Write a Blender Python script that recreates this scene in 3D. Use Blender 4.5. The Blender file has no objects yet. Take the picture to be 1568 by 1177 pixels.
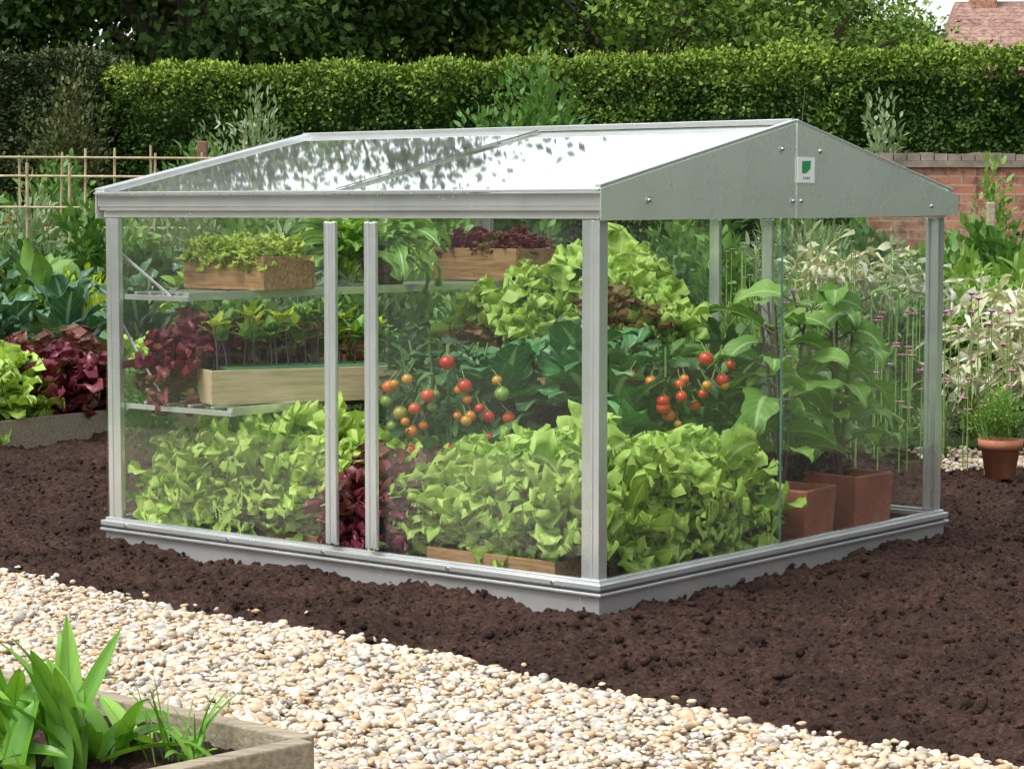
import bpy, bmesh, math, numpy as np
from mathutils import Vector, Matrix
rng = np.random.default_rng(11)
R = math.radians
scene = bpy.context.scene
COL = scene.collection

# ---------------------------------------------------------------- mesh builder
class MB:
    def __init__(s):
        s.V=[];s.F=[];s.M=[];s.r=[];s.t=[];s.s=[];s.n=0
    def add(s,V,F,mat=0,rnd=None,tt=None,ss=None):
        V=np.asarray(V,float).reshape(-1,3);F=np.asarray(F,int)
        n=len(V)
        s.V.append(V);s.F.append(F+s.n);s.M.append(np.full(len(F),mat))
        if rnd is None: rnd=rng.random()
        s.r.append(np.broadcast_to(np.asarray(rnd,float),(n,)))
        s.t.append(np.broadcast_to(np.asarray(0. if tt is None else tt,float),(n,)))
        s.s.append(np.broadcast_to(np.asarray(0. if ss is None else ss,float),(n,)))
        s.n+=n
    def box(s,x0,x1,y0,y1,z0,z1,mat=0,rnd=None):
        V=[(x,y,z) for z in (z0,z1) for y in (y0,y1) for x in (x0,x1)]
        s.add(V,[(0,2,3,1),(4,5,7,6),(0,1,5,4),(2,6,7,3),(0,4,6,2),(1,3,7,5)],mat,rnd)
    def beam(s,p0,p1,w,h,mat=0,up=(0,0,1),rnd=None):
        p0=Vector(p0);p1=Vector(p1);d=(p1-p0).normalized();u=Vector(up)
        sd=d.cross(u).normalized();u=sd.cross(d).normalized()
        V=[]
        for p in (p0,p1):
            for a,b in ((-1,-1),(1,-1),(1,1),(-1,1)):
                V.append(p+sd*(a*w/2)+u*(b*h/2))
        s.add([tuple(v) for v in V],[(0,1,2,3),(7,6,5,4),(0,4,5,1),(1,5,6,2),(2,6,7,3),(3,7,4,0)],mat,rnd)
    def ring(s,W,D,o,i,z0,z1,mat=0):
        V=[]
        for z in (z0,z1):
            V+=[(-o,-o,z),(W+o,-o,z),(W+o,D+o,z),(-o,D+o,z),(i,i,z),(W-i,i,z),(W-i,D-i,z),(i,D-i,z)]
        F=[]
        for k in range(4):
            j=(k+1)%4
            F+=[(k,k+4,j+4,j),(8+k,8+j,12+j,12+k),(k,j,8+j,8+k),(4+j,4+k,12+k,12+j)]
        s.add(V,F,mat)
    def poly_extrude(s,pts,vec,mat=0,rnd=None):
        n=len(pts);pts=[Vector(p) for p in pts];vec=Vector(vec)
        V=[tuple(p) for p in pts]+[tuple(p+vec) for p in pts]
        rr=rng.random() if rnd is None else rnd
        s.add(V,[(k,(k+1)%n,(k+1)%n+n,k+n) for k in range(n)],mat,rr)
        s.add(V[:n],[tuple(range(n))[::-1]],mat,rr); s.add(V[n:],[tuple(range(n))],mat,rr)
    def tube(s,pts,rad,k=7,mat=0,rnd=None):
        pts=[Vector(p) for p in pts];n=len(pts)
        if not hasattr(rad,'__len__'): rad=[rad]*n
        V=[]
        for i,p in enumerate(pts):
            d=(pts[min(i+1,n-1)]-pts[max(i-1,0)]).normalized()
            a=d.orthogonal().normalized() if abs(d.z)>.95 else d.cross(Vector((0,0,1))).normalized()
            if abs(d.z)>.95: a=(Vector((1,0,0))-d*d.x).normalized()
            b=d.cross(a)
            for j in range(k):
                q=2*math.pi*j/k
                V.append(tuple(p+(a*math.cos(q)+b*math.sin(q))*rad[i]))
        F=[(i*k+j,i*k+(j+1)%k,(i+1)*k+(j+1)%k,(i+1)*k+j) for i in range(n-1) for j in range(k)]
        s.add(V,F,mat,rnd)
    def lathe(s,prof,seg=28,c=(0,0,0),mat=0,rnd=None):
        V=[(c[0]+r*math.cos(2*math.pi*j/seg),c[1]+r*math.sin(2*math.pi*j/seg),c[2]+z) for r,z in prof for j in range(seg)]
        F=[(i*seg+j,i*seg+(j+1)%seg,(i+1)*seg+(j+1)%seg,(i+1)*seg+j) for i in range(len(prof)-1) for j in range(seg)]
        s.add(V,F,mat,rnd)
    def mesh(s,name,mats,smooth=True):
        me=bpy.data.meshes.new(name)
        V=np.concatenate(s.V)
        me.vertices.add(len(V));me.vertices.foreach_set('co',V.ravel())
        tot=np.concatenate([np.full(len(F),F.shape[1]) for F in s.F])
        loops=np.concatenate([F.ravel() for F in s.F])
        st=np.concatenate([[0],np.cumsum(tot)[:-1]])
        me.loops.add(len(loops));me.loops.foreach_set('vertex_index',loops)
        me.polygons.add(len(tot));me.polygons.foreach_set('loop_start',st);me.polygons.foreach_set('loop_total',tot)
        me.polygons.foreach_set('material_index',np.concatenate(s.M))
        me.polygons.foreach_set('use_smooth',np.full(len(tot),smooth))
        for nm,arr in (('rnd',s.r),('tt',s.t),('ss',s.s)):
            a=me.attributes.new(nm,'FLOAT','POINT');a.data.foreach_set('value',np.concatenate(arr))
        me.update(calc_edges=True)
        for m in mats: me.materials.append(m)
        return me
    def obj(s,name,mats,smooth=True,parent=None,bevel=0,**k):
        return place(name,s.mesh(name,mats,smooth),parent=parent,bevel=bevel,**k)
def place(name,me,loc=(0,0,0),rot=0,sc=1,parent=None,bevel=0,tilt=(0,0)):
    o=bpy.data.objects.new(name,me);COL.objects.link(o)
    o.location=loc;o.rotation_euler=(tilt[0],tilt[1],rot)
    o.scale=(sc,sc,sc) if not hasattr(sc,'__len__') else sc
    if parent: o.parent=parent
    if bevel:
        b=o.modifiers.new('bevel','BEVEL');b.width=bevel;b.segments=2;b.limit_method='ANGLE'
    return o
def empty(name,loc=(0,0,0),rot=0):
    e=bpy.data.objects.new(name,None);COL.objects.link(e);e.location=loc;e.rotation_euler=(0,0,rot);return e

# ---------------------------------------------------------------- leaves
OVAL=lambda t: np.sin(np.pi*np.clip(t,0,1)**.8)**.8
HEART=lambda t: np.clip(np.sin(np.pi*np.clip(t*.93+.07,0,1)**.62),0,1)**.75
STRAP=lambda t: np.clip(np.minimum(.55+t*2,1)*(1-t**4),0,1)
LETT=lambda t: .16+.95*np.clip(t,0,1)**.8*(1-np.clip(t,0,1)**6)**.5-.1*t
FAN=lambda t: .16+.95*np.clip(t,0,1)**.9*(1-np.clip(t,0,1)**9)**.5
def A(x,n): return np.broadcast_to(np.asarray(x,float),(n,)).copy()
def leaves(mb,P,az,el,L,W,bend,nl=6,nw=3,prof=OVAL,ruf=0.,rf=3.,fold=.25,roll=0.,mat=0,lob=0.,lf=4.,pw=1.,rnd=None,h2=.4):
    P=np.asarray(P,float).reshape(-1,3);N=len(P)
    az,el,L,W,bend,roll=[A(x,N)[:,None] for x in (az,el,L,W,bend,roll)]
    t=np.linspace(0,1,nl)[None,:];dt=1/(nl-1)
    phi=el-bend*t**pw
    pm=el-bend*(np.clip(t[:,1:]-dt/2,0,1))**pw
    z0=np.zeros((N,1))
    r=np.concatenate([z0,np.cumsum(np.cos(pm),1)*dt],1)*L
    z=np.concatenate([z0,np.cumsum(np.sin(pm),1)*dt],1)*L
    d=np.stack([np.cos(az),np.sin(az),0*az],-1)
    sd=np.stack([-np.sin(az),np.cos(az),0*az],-1)
    n=np.stack([-np.sin(phi)*np.cos(az),-np.sin(phi)*np.sin(az),np.cos(phi)],-1)
    cr,sr=np.cos(roll)[...,None],np.sin(roll)[...,None]
    sd2=sd*cr+n*sr; n2=n*cr-sd*sr
    C=P[:,None,:]+d*r[...,None]+np.array([0,0,1.])*z[...,None]
    s=np.linspace(-1,1,nw)[None,None,:]
    T=t[:,:,None]
    ph=rng.random((N,1,1))*6.28;ph2=rng.random((N,1,1))*6.28
    w=(W*prof(t)/2)[:,:,None]
    if lob: w=w*(1+lob*np.sin(2*np.pi*lf*T+ph+np.sign(s)*1.1)*np.abs(s))
    off=np.abs(s)*w*math.sin(fold)
    if ruf:
        amp=ruf*W[:,:,None]*(.25+.75*T)
        off=off+amp*np.abs(s)**1.6*(np.sin(2*np.pi*rf*T+ph2+np.sign(s)*1.3)+h2*np.sin(2*np.pi*rf*1.9*T+ph+s))
        off=off+amp*T**4*np.sin(6.28*(.9+h2*.8)*s+ph)*(.8+h2*.5)
    V=C[:,:,None,:]+sd2[:,:,None,:]*(s*w*math.cos(fold))[...,None]+n2[:,:,None,:]*off[...,None]
    if ruf:
        V=V+d[:,:,None,:]*((ruf*.5*W[:,:,None])*np.abs(s)*np.sin(2*np.pi*rf*1.3*T+ph2))[...,None]
    q=np.array([[i*nw+j,i*nw+j+1,(i+1)*nw+j+1,(i+1)*nw+j] for i in range(nl-1) for j in range(nw-1)])
    F=(np.arange(N)[:,None,None]*(nl*nw)+q[None]).reshape(-1,4)
    if rnd is None: rnd=rng.random(N)
    rn=np.broadcast_to(A(rnd,N)[:,None,None],(N,nl,nw)).ravel()
    mb.add(V.reshape(-1,3),F,mat,rn,np.broadcast_to(T,(N,nl,nw)).ravel(),np.broadcast_to(s,(N,nl,nw)).ravel())
def unit(v): return v/np.maximum(np.linalg.norm(v,axis=-1,keepdims=True),1e-9)
def leafquads(mb,P,D,L,W,rnd,mat=0,nrm=None):
    N=len(P);D=unit(D)
    rv=rng.normal(size=(N,3)) if nrm is None else nrm+rng.normal(size=(N,3))*.5
    sd=unit(np.cross(D,rv));nn=np.cross(sd,D)
    L=A(L,N)[:,None];W=A(W,N)[:,None]
    V=np.stack([P,P+D*L*.45+sd*W/2+nn*W*.15,P+D*L,P+D*L*.45-sd*W/2+nn*W*.15],1)
    F=np.arange(4*N).reshape(N,4)
    mb.add(V.reshape(-1,3),F,mat,np.repeat(A(rnd,N),4),np.tile([0,.5,1,.5],N),np.tile([0,1,0,-1.],N))
def vnoise(x,y,sc,seed):
    g=np.random.default_rng(seed).random((256,256))
    x=x/sc+1000;y=y/sc+1000
    xi=np.floor(x).astype(int);yi=np.floor(y).astype(int);fx=x-xi;fy=y-yi
    fx=fx*fx*(3-2*fx);fy=fy*fy*(3-2*fy)
    a=g[xi%256,yi%256];b=g[(xi+1)%256,yi%256];c=g[xi%256,(yi+1)%256];d=g[(xi+1)%256,(yi+1)%256]
    return (a*(1-fx)+b*fx)*(1-fy)+(c*(1-fx)+d*fx)*fy-.5

# ---------------------------------------------------------------- materials
def newmat(name):
    m=bpy.data.materials.new(name);m.use_nodes=True;nt=m.node_tree
    return m,nt,nt.nodes,nt.links,nt.nodes['Principled BSDF'],nt.nodes['Material Output']
def ramp(N,L,src,cols):
    r=N.new('ShaderNodeValToRGB');e=r.color_ramp.elements
    while len(e)<len(cols): e.new(.5)
    for i,c in enumerate(cols):
        p,cc=(c if len(c)==2 else (i/(len(cols)-1),c))
        e[i].position=p;e[i].color=(*cc,1)
    L.new(src,r.inputs[0]);return r.outputs[0]
def noise(N,L,scale,detail=4,rough=.6,mapscale=None,coord='Object'):
    tc=N.new('ShaderNodeTexCoord');n=N.new('ShaderNodeTexNoise')
    n.inputs['Scale'].default_value=scale;n.inputs['Detail'].default_value=detail;n.inputs['Roughness'].default_value=rough
    if mapscale:
        mp=N.new('ShaderNodeMapping');mp.inputs['Scale'].default_value=mapscale
        L.new(tc.outputs[coord],mp.inputs[0]);L.new(mp.outputs[0],n.inputs[0])
    else: L.new(tc.outputs[coord],n.inputs[0])
    return n.outputs[0]
def mixc(N,L,a,b,fac,mode='MIX'):
    m=N.new('ShaderNodeMix');m.data_type='RGBA';m.blend_type=mode
    for k,v in ((0,fac),(6,a),(7,b)):
        if isinstance(v,(int,float)): m.inputs[k].default_value=v
        elif isinstance(v,tuple): m.inputs[k].default_value=(*v,1)
        else: L.new(v,m.inputs[k])
    return m.outputs[2]
def attr(N,nm):
    a=N.new('ShaderNodeAttribute');a.attribute_name=nm;return a.outputs['Fac']
def math_(N,L,op,a,b=None,c=None):
    m=N.new('ShaderNodeMath');m.operation=op
    for k,v in enumerate((a,b,c)):
        if v is None: continue
        if isinstance(v,(int,float)): m.inputs[k].default_value=v
        else: L.new(v,m.inputs[k])
    return m.outputs[0]
def bump(N,L,h,bsdf,strength=.5,dist=.01):
    b=N.new('ShaderNodeBump');b.inputs['Strength'].default_value=strength;b.inputs['Distance'].default_value=dist
    L.new(h,b.inputs['Height']);L.new(b.outputs[0],bsdf.inputs['Normal'])
def leafmat(name,cols,rough=.45,trans=.3,rib=None,base=None,tip=None,nsc=25,bmp=.3,spec=.4,ribw=.07,edge=None):
    m,nt,N,L,P,O=newmat(name)
    c=ramp(N,L,attr(N,'rnd'),cols)
    nz=noise(N,L,nsc,2)
    c=mixc(N,L,c,mixc(N,L,c,(.5,.55,.45),1,'MULTIPLY'),math_(N,L,'MULTIPLY',nz,.7))
    oi=N.new('ShaderNodeObjectInfo')
    c=mixc(N,L,c,mixc(N,L,(.80,.86,.85),(1.16,1.10,1.05),oi.outputs['Random']),1,'MULTIPLY')
    if base:
        f=ramp(N,L,attr(N,'tt'),[(0,(1,1,1)),(.45,(0,0,0))]);c=mixc(N,L,c,base,f)
    if tip:
        f=ramp(N,L,attr(N,'tt'),[(.55,(0,0,0)),(1,(.8,.8,.8))]);c=mixc(N,L,c,tip,f)
    if rib:
        a=math_(N,L,'ABSOLUTE',attr(N,'ss'))
        f=ramp(N,L,a,[(0,(1,1,1)),(ribw,(.8,.8,.8)),(ribw*2.2,(0,0,0))]);c=mixc(N,L,c,rib,f)
        vv=math_(N,L,'SINE',math_(N,L,'MULTIPLY',math_(N,L,'SUBTRACT',attr(N,'tt'),math_(N,L,'MULTIPLY',a,.25)),48))
        f2=ramp(N,L,vv,[(.86,(0,0,0)),(1,(.35,.35,.35))]);c=mixc(N,L,c,rib,f2)
    if edge:
        a=math_(N,L,'ABSOLUTE',attr(N,'ss'))
        f=ramp(N,L,math_(N,L,'MAXIMUM',a,attr(N,'tt')),[(.75,(0,0,0)),(1,(.6,.6,.6))]);c=mixc(N,L,c,edge,f)
    L.new(c,P.inputs['Base Color']);P.inputs['Roughness'].default_value=rough;P.inputs['Specular IOR Level'].default_value=spec
    if bmp: bump(N,L,noise(N,L,nsc*4,2),P,bmp,.004)
    if trans:
        tr=N.new('ShaderNodeBsdfTranslucent');L.new(mixc(N,L,c,(1.,1.,.5),1,'MULTIPLY'),tr.inputs[0])
        mx=N.new('ShaderNodeMixShader');mx.inputs[0].default_value=trans
        L.new(P.outputs[0],mx.inputs[1]);L.new(tr.outputs[0],mx.inputs[2]);L.new(mx.outputs[0],O.inputs[0])
    return m
def simple(name,cols,nsc=8,rough=.6,metal=0,bmp=.3,bd=.003,mapscale=None,detail=5,rmix=.5,spec=.5):
    m,nt,N,L,P,O=newmat(name)
    nz=noise(N,L,nsc,detail,.65,mapscale)
    c=ramp(N,L,nz,[(.3,cols[0]),(.52,cols[1]),(.72,cols[2])])
    v=mixc(N,L,(1-.35*rmix,)*3,(1.15,)*3,attr(N,'rnd'))
    c=mixc(N,L,c,v,1,'MULTIPLY')
    L.new(c,P.inputs['Base Color']);P.inputs['Roughness'].default_value=rough;P.inputs['Metallic'].default_value=metal;P.inputs['Specular IOR Level'].default_value=spec
    if bmp: bump(N,L,nz,P,bmp,bd)
    return m

M={}
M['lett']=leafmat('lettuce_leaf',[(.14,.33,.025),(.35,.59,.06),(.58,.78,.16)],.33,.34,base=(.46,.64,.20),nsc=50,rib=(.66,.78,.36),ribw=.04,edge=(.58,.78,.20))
M['lett2']=leafmat('lettuce_leaf_yellow',[(.34,.52,.05),(.52,.67,.10),(.66,.78,.22)],.4,.35,base=(.6,.7,.3),nsc=50)
M['red']=leafmat('red_lettuce_leaf',[(.12,.014,.028),(.25,.035,.07),(.20,.11,.05)],.33,.22,base=(.34,.22,.12),nsc=30)
M['redgreen']=leafmat('red_green_leaf',[(.20,.04,.03),(.26,.34,.07),(.33,.46,.09)],.4,.3,base=(.45,.55,.22),tip=(.20,.05,.045),nsc=30)
M['cab']=leafmat('cabbage_leaf',[(.05,.18,.055),(.08,.26,.08),(.14,.35,.11)],.38,.15,rib=(.36,.55,.28),nsc=14)
M['kale']=leafmat('kale_leaf',[(.045,.13,.065),(.08,.20,.10),(.15,.29,.15)],.4,.12,rib=(.32,.46,.33),nsc=14)
M['tomleaf']=leafmat('tomato_leaf',[(.035,.10,.028),(.055,.15,.035),(.09,.22,.045)],.5,.2)
M['aub']=leafmat('aubergine_leaf',[(.12,.27,.045),(.20,.39,.065),(.31,.52,.11)],.42,.3,rib=(.40,.56,.24),nsc=10)
M['strap']=leafmat('strap_leaf',[(.13,.34,.03),(.22,.47,.05),(.34,.60,.10)],.33,.3,rib=(.10,.30,.05),nsc=10,ribw=.05)
M['rocket']=leafmat('rosette_leaf',[(.13,.31,.04),(.21,.43,.06),(.32,.55,.10)],.4,.3,rib=(.5,.64,.32),nsc=15)
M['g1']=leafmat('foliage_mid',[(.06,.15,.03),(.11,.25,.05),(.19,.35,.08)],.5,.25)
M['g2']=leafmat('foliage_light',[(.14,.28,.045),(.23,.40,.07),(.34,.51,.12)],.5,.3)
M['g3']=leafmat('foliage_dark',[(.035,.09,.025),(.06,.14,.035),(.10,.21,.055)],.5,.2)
M['g4']=leafmat('foliage_grey',[(.16,.24,.11),(.25,.35,.18),(.37,.46,.28)],.55,.2)
M['yel']=leafmat('foliage_yellow',[(.36,.48,.03),(.50,.62,.05),(.60,.70,.09)],.5,.3)
M['straw']=leafmat('straw_leaf',[(.50,.50,.28),(.70,.70,.50),(.78,.80,.70)],.6,.25,nsc=10)
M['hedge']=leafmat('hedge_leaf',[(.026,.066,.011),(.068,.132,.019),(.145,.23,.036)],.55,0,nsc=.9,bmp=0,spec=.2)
M['hedgetop']=leafmat('hedge_new_leaf',[(.11,.19,.022),(.20,.30,.037),(.30,.40,.06)],.55,0,nsc=2,bmp=0,spec=.2)
M['hedge2']=leafmat('old_hedge_leaf',[(.04,.058,.02),(.08,.10,.033),(.15,.155,.06)],.55,0,nsc=.9,bmp=0,spec=.2)
M['hcore']=simple('hedge_core',[(.010,.020,.004),(.014,.028,.006),(.02,.038,.008)],3,1,bmp=0,spec=0)
M['treeD']=leafmat('tree_leaf_dark',[(.020,.050,.012),(.046,.096,.02),(.11,.18,.035)],.6,0,nsc=.5,bmp=0,spec=.15)
M['treeL']=leafmat('tree_leaf_light',[(.08,.15,.025),(.16,.26,.04),(.29,.40,.08)],.6,0,nsc=.5,bmp=0,spec=.15)
M['bark']=simple('bark',[(.04,.03,.02),(.08,.06,.04),(.14,.11,.08)],6,.9,bmp=1,bd=.02,mapscale=(1,1,.2))
M['stem']=simple('green_stem',[(.12,.24,.05),(.20,.33,.08),(.28,.40,.13)],20,.5)
M['pstem']=simple('purple_stem',[(.06,.035,.045),(.11,.06,.07),(.15,.15,.08)],20,.45)
def alumat(name,c0,c1,rough=.34,metal=.85,rv=.15):
    m,nt,N,L,P,O=newmat(name)
    a=noise(N,L,4,5,.6);b=noise(N,L,14,3,.6)
    c=ramp(N,L,a,[(.3,c0),(.7,c1)])
    L.new(c,P.inputs['Base Color']);P.inputs['Metallic'].default_value=metal
    rr=math_(N,L,'MULTIPLY_ADD',b,rv,rough-rv/2);L.new(rr,P.inputs['Roughness'])
    return m
M['alu']=alumat('aluminium',(.66,.69,.69),(.80,.82,.81),.25,.68,.12)
M['alug']=alumat('aluminium_gable_sheet',(.80,.86,.79),(.90,.94,.88),.28,.60,.10)
M['aludark']=alumat('aluminium_groove',(.10,.11,.10),(.18,.18,.18),.5,.5)
M['steel']=alumat('bolt_steel',(.45,.45,.45),(.6,.6,.6),.25,.9)
def glassmat(name,tint,fm,haze,fmin=.08):
    m,nt,N,L,P,O=newmat(name)
    N.remove(P)
    tr=N.new('ShaderNodeBsdfTransparent');tr.inputs[0].default_value=(*tint,1)
    gl=N.new('ShaderNodeBsdfGlossy');gl.inputs['Roughness'].default_value=.02;gl.inputs[0].default_value=(.97,.99,.98,1)
    di=N.new('ShaderNodeBsdfDiffuse');di.inputs[0].default_value=(.8,.82,.79,1)
    ge=N.new('ShaderNodeNewGeometry');dt=N.new('ShaderNodeVectorMath');dt.operation='DOT_PRODUCT'
    L.new(ge.outputs['Incoming'],dt.inputs[0]);L.new(ge.outputs['Normal'],dt.inputs[1])
    c=math_(N,L,'ABSOLUTE',dt.outputs['Value']);q=math_(N,L,'POWER',math_(N,L,'SUBTRACT',1,c),4.2)
    f=math_(N,L,'MULTIPLY_ADD',q,fm,fmin);f=math_(N,L,'MINIMUM',f,.97)
    mx=N.new('ShaderNodeMixShader');L.new(f,mx.inputs[0]);L.new(tr.outputs[0],mx.inputs[1]);L.new(gl.outputs[0],mx.inputs[2])
    nz=noise(N,L,2.2,4,.65,(1,1,.5));h=ramp(N,L,nz,[(.35,(haze*.3,)*3),(.75,(haze,)*3)])
    m2=N.new('ShaderNodeMixShader');L.new(h,m2.inputs[0]);L.new(mx.outputs[0],m2.inputs[1]);L.new(di.outputs[0],m2.inputs[2])
    L.new(m2.outputs[0],O.inputs[0]);return m
M['glass']=glassmat('glass_pane',(.97,.99,.97),.95,.035,.09)
M['roofglass']=glassmat('roof_glass',(.94,.97,.95),1.9,.12,.08)
M['gedge']=simple('glass_edge',[(.06,.13,.10),(.10,.19,.15),(.16,.26,.22)],10,.2)
M['wood']=simple('planter_wood',[(.17,.085,.035),(.34,.19,.08),(.48,.31,.16)],6,.6,bmp=.4,mapscale=(1.2,14,14))
M['pine']=simple('pine_wood',[(.42,.31,.16),(.56,.44,.26),(.66,.55,.36)],6,.6,bmp=.3,mapscale=(1.2,16,16))
M['grey']=simple('weathered_board',[(.17,.14,.09),(.31,.26,.18),(.43,.37,.27)],6,.8,bmp=.6,mapscale=(1.5,16,16))
M['darkwood']=simple('dark_wood',[(.07,.035,.018),(.17,.09,.045),(.30,.17,.08)],6,.6,bmp=.4,mapscale=(1.2,14,14))
M['terra']=simple('terracotta',[(.32,.11,.06),(.44,.17,.09),(.54,.26,.16)],7,.75,bmp=.2)
M['terra2']=simple('terracotta_square',[(.20,.06,.04),(.34,.12,.07),(.48,.23,.15)],4,.6,bmp=.2)
M['bamboo']=simple('bamboo',[(.28,.22,.12),(.42,.34,.20),(.55,.47,.31)],12,.6)
M['green_plastic']=simple('green_plastic',[(.05,.18,.07),(.07,.23,.09),(.09,.27,.1)],5,.5)
M['label_w']=simple('label_white',[(.72,.74,.72),(.78,.8,.78),(.8,.82,.8)],5,.4,bmp=0)
M['label_g']=simple('label_green',[(.03,.30,.10),(.035,.33,.11),(.04,.36,.12)],5,.4,bmp=0)
def flat(name,c,rough=.4,sub=None):
    m,nt,N,L,P,O=newmat(name)
    nz=noise(N,L,40,3);cc=mixc(N,L,c,tuple(x*.8 for x in c),nz)
    L.new(cc,P.inputs['Base Color']);P.inputs['Roughness'].default_value=rough;return m
def tommat():
    m,nt,N,L,P,O=newmat('tomato_skin')
    c=ramp(N,L,attr(N,'rnd'),[(0,(.18,.30,.05)),(.2,(.50,.28,.03)),(.4,(.66,.17,.025)),(1,(.52,.03,.015))])
    L.new(c,P.inputs['Base Color']);P.inputs['Roughness'].default_value=.25;return m
M['tom']=tommat()
M['purple']=flat('purple_petal',(.50,.16,.58));M['orange']=flat('orange_petal',(.8,.2,.02));M['pink']=flat('pink_petal',(.78,.25,.46));M['white']=flat('white_petal',(.75,.76,.70))

def soilmat():
    m,nt,N,L,P,O=newmat('soil')
    a=noise(N,L,3.0,5,.65);b=noise(N,L,60,5,.75);d=noise(N,L,300,2,.7)
    c=ramp(N,L,b,[(.3,(.022,.011,.008)),(.5,(.068,.035,.024)),(.74,(.17,.096,.068))])
    c=mixc(N,L,c,mixc(N,L,c,(.62,.58,.58),1,'MULTIPLY'),ramp(N,L,a,[(.4,(0,0,0)),(.6,(1,1,1))]))
    c=mixc(N,L,c,mixc(N,L,(.55,.55,.55),(1.45,1.45,1.45),attr(N,'rnd')),1,'MULTIPLY')
    L.new(c,P.inputs['Base Color']);P.inputs['Roughness'].default_value=.85;P.inputs['Specular IOR Level'].default_value=.2
    h=math_(N,L,'ADD',b,math_(N,L,'MULTIPLY',d,.5));bump(N,L,h,P,1,.018)
    return m
M['soil']=soilmat()
def pebmat():
    m,nt,N,L,P,O=newmat('pebbles')
    c=ramp(N,L,attr(N,'rnd'),[(0,(.27,.25,.23)),(.10,(.55,.47,.36)),(.28,(.50,.36,.21)),(.38,(.62,.52,.39)),(.6,(.68,.61,.51)),(.74,(.46,.32,.19)),(.8,(.58,.53,.46)),(.92,(.38,.37,.36)),(1,(.76,.73,.68))])
    nz=noise(N,L,70,4,.7)
    c=mixc(N,L,c,mixc(N,L,c,(.74,.64,.52),1,'MULTIPLY'),ramp(N,L,nz,[(.45,(0,0,0)),(.7,(1,1,1))]))
    L.new(c,P.inputs['Base Color']);P.inputs['Roughness'].default_value=.6;P.inputs['Specular IOR Level'].default_value=.35
    bump(N,L,nz,P,.3,.002);return m
M['peb']=pebmat()
M['gravelbed']=simple('gravel_bed',[(.22,.17,.11),(.38,.31,.22),(.5,.43,.33)],90,.9,bmp=1,bd=.01)
def groundmat():
    m,nt,N,L,P,O=newmat('ground_grass')
    a=noise(N,L,.35,5,.6);b=noise(N,L,14,5,.7)
    c=ramp(N,L,b,[(.3,(.045,.09,.02)),(.55,(.09,.16,.03)),(.75,(.16,.23,.06))])
    c2=ramp(N,L,b,[(.3,(.06,.04,.02)),(.7,(.14,.10,.06))])
    c=mixc(N,L,c,c2,ramp(N,L,a,[(.52,(0,0,0)),(.62,(1,1,1))]))
    L.new(c,P.inputs['Base Color']);P.inputs['Roughness'].default_value=.95;bump(N,L,b,P,1,.03);return m
M['ground']=groundmat()
def brickmat(name,c1,c2,mort,scale=1.,):
    m,nt,N,L,P,O=newmat(name)
    tc=N.new('ShaderNodeTexCoord')
    sep=N.new('ShaderNodeSeparateXYZ');cmb=N.new('ShaderNodeCombineXYZ')
    L.new(tc.outputs['Object'],sep.inputs[0]);L.new(math_(N,L,'ADD',sep.outputs[0],sep.outputs[1]),cmb.inputs[0]);L.new(sep.outputs[2],cmb.inputs[1])
    b=N.new('ShaderNodeTexBrick');L.new(cmb.outputs[0],b.inputs[0])
    b.inputs['Color1'].default_value=(*c1,1);b.inputs['Color2'].default_value=(*c2,1);b.inputs['Mortar'].default_value=(*mort,1)
    b.inputs['Scale'].default_value=1;b.inputs['Brick Width'].default_value=.225*scale;b.inputs['Row Height'].default_value=.075*scale;b.inputs['Mortar Size'].default_value=.006*scale
    nz=noise(N,L,2.5,6,.75);c=mixc(N,L,b.outputs[0],(.42,.30,.22),ramp(N,L,nz,[(.48,(0,0,0)),(.7,(.8,.8,.8))]))
    nz2=noise(N,L,9,4,.7);c=mixc(N,L,c,mixc(N,L,c,(.40,.36,.34),1,'MULTIPLY'),ramp(N,L,nz2,[(.48,(0,0,0)),(.62,(.9,.9,.9))]))
    L.new(c,P.inputs['Base Color']);P.inputs['Roughness'].default_value=.9
    bump(N,L,b.outputs['Fac'],P,-.6,.01);return m
M['brick']=brickmat('red_brick',(.42,.17,.10),(.30,.12,.075),(.36,.29,.22))
M['coping']=simple('coping_stone',[(.13,.11,.09),(.24,.19,.15),(.36,.30,.24)],6,.9,bmp=.5)
M['tiles']=brickmat('roof_tiles',(.30,.17,.13),(.22,.12,.10),(.12,.07,.06),1.4)
M['window']=simple('window_glass',[(.03,.04,.05),(.05,.06,.07),(.08,.09,.1)],2,.1,bmp=0)
M['paint']=simple('white_paint',[(.7,.7,.68),(.76,.76,.74),(.8,.8,.78)],5,.5,bmp=0)

# ---------------------------------------------------------------- camera / light
cam=bpy.data.cameras.new('camera');co=bpy.data.objects.new('camera',cam);COL.objects.link(co)
co.location=(0,0,1.15);co.rotation_euler=(R(90-4.41),0,0)
cam.lens=79.9;cam.sensor_width=36;cam.clip_end=2000;scene.camera=co
w=bpy.data.worlds.new('World');scene.world=w;w.use_nodes=True
N=w.node_tree.nodes;L=w.node_tree.links;bg=N['Background']
sky=N.new('ShaderNodeTexSky');sky.sky_type='NISHITA';sky.sun_disc=False
SD=Vector((-.62,-.42,1.25)).normalized()
sky.sun_elevation=math.asin(SD.z);sky.sun_rotation=math.atan2(SD.x,SD.y)
sky.dust_density=3;sky.air_density=1.2
hs=N.new('ShaderNodeHueSaturation');hs.inputs['Saturation'].default_value=.20;hs.inputs['Value'].default_value=2.2
L.new(sky.outputs[0],hs.inputs['Color']);L.new(hs.outputs[0],bg.inputs[0]);bg.inputs[1].default_value=.15
sun=bpy.data.lights.new('sun','SUN');so=bpy.data.objects.new('sun',sun);COL.objects.link(so)
sun.energy=2.1;sun.angle=R(20);sun.color=(1,.98,.95)
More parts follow.
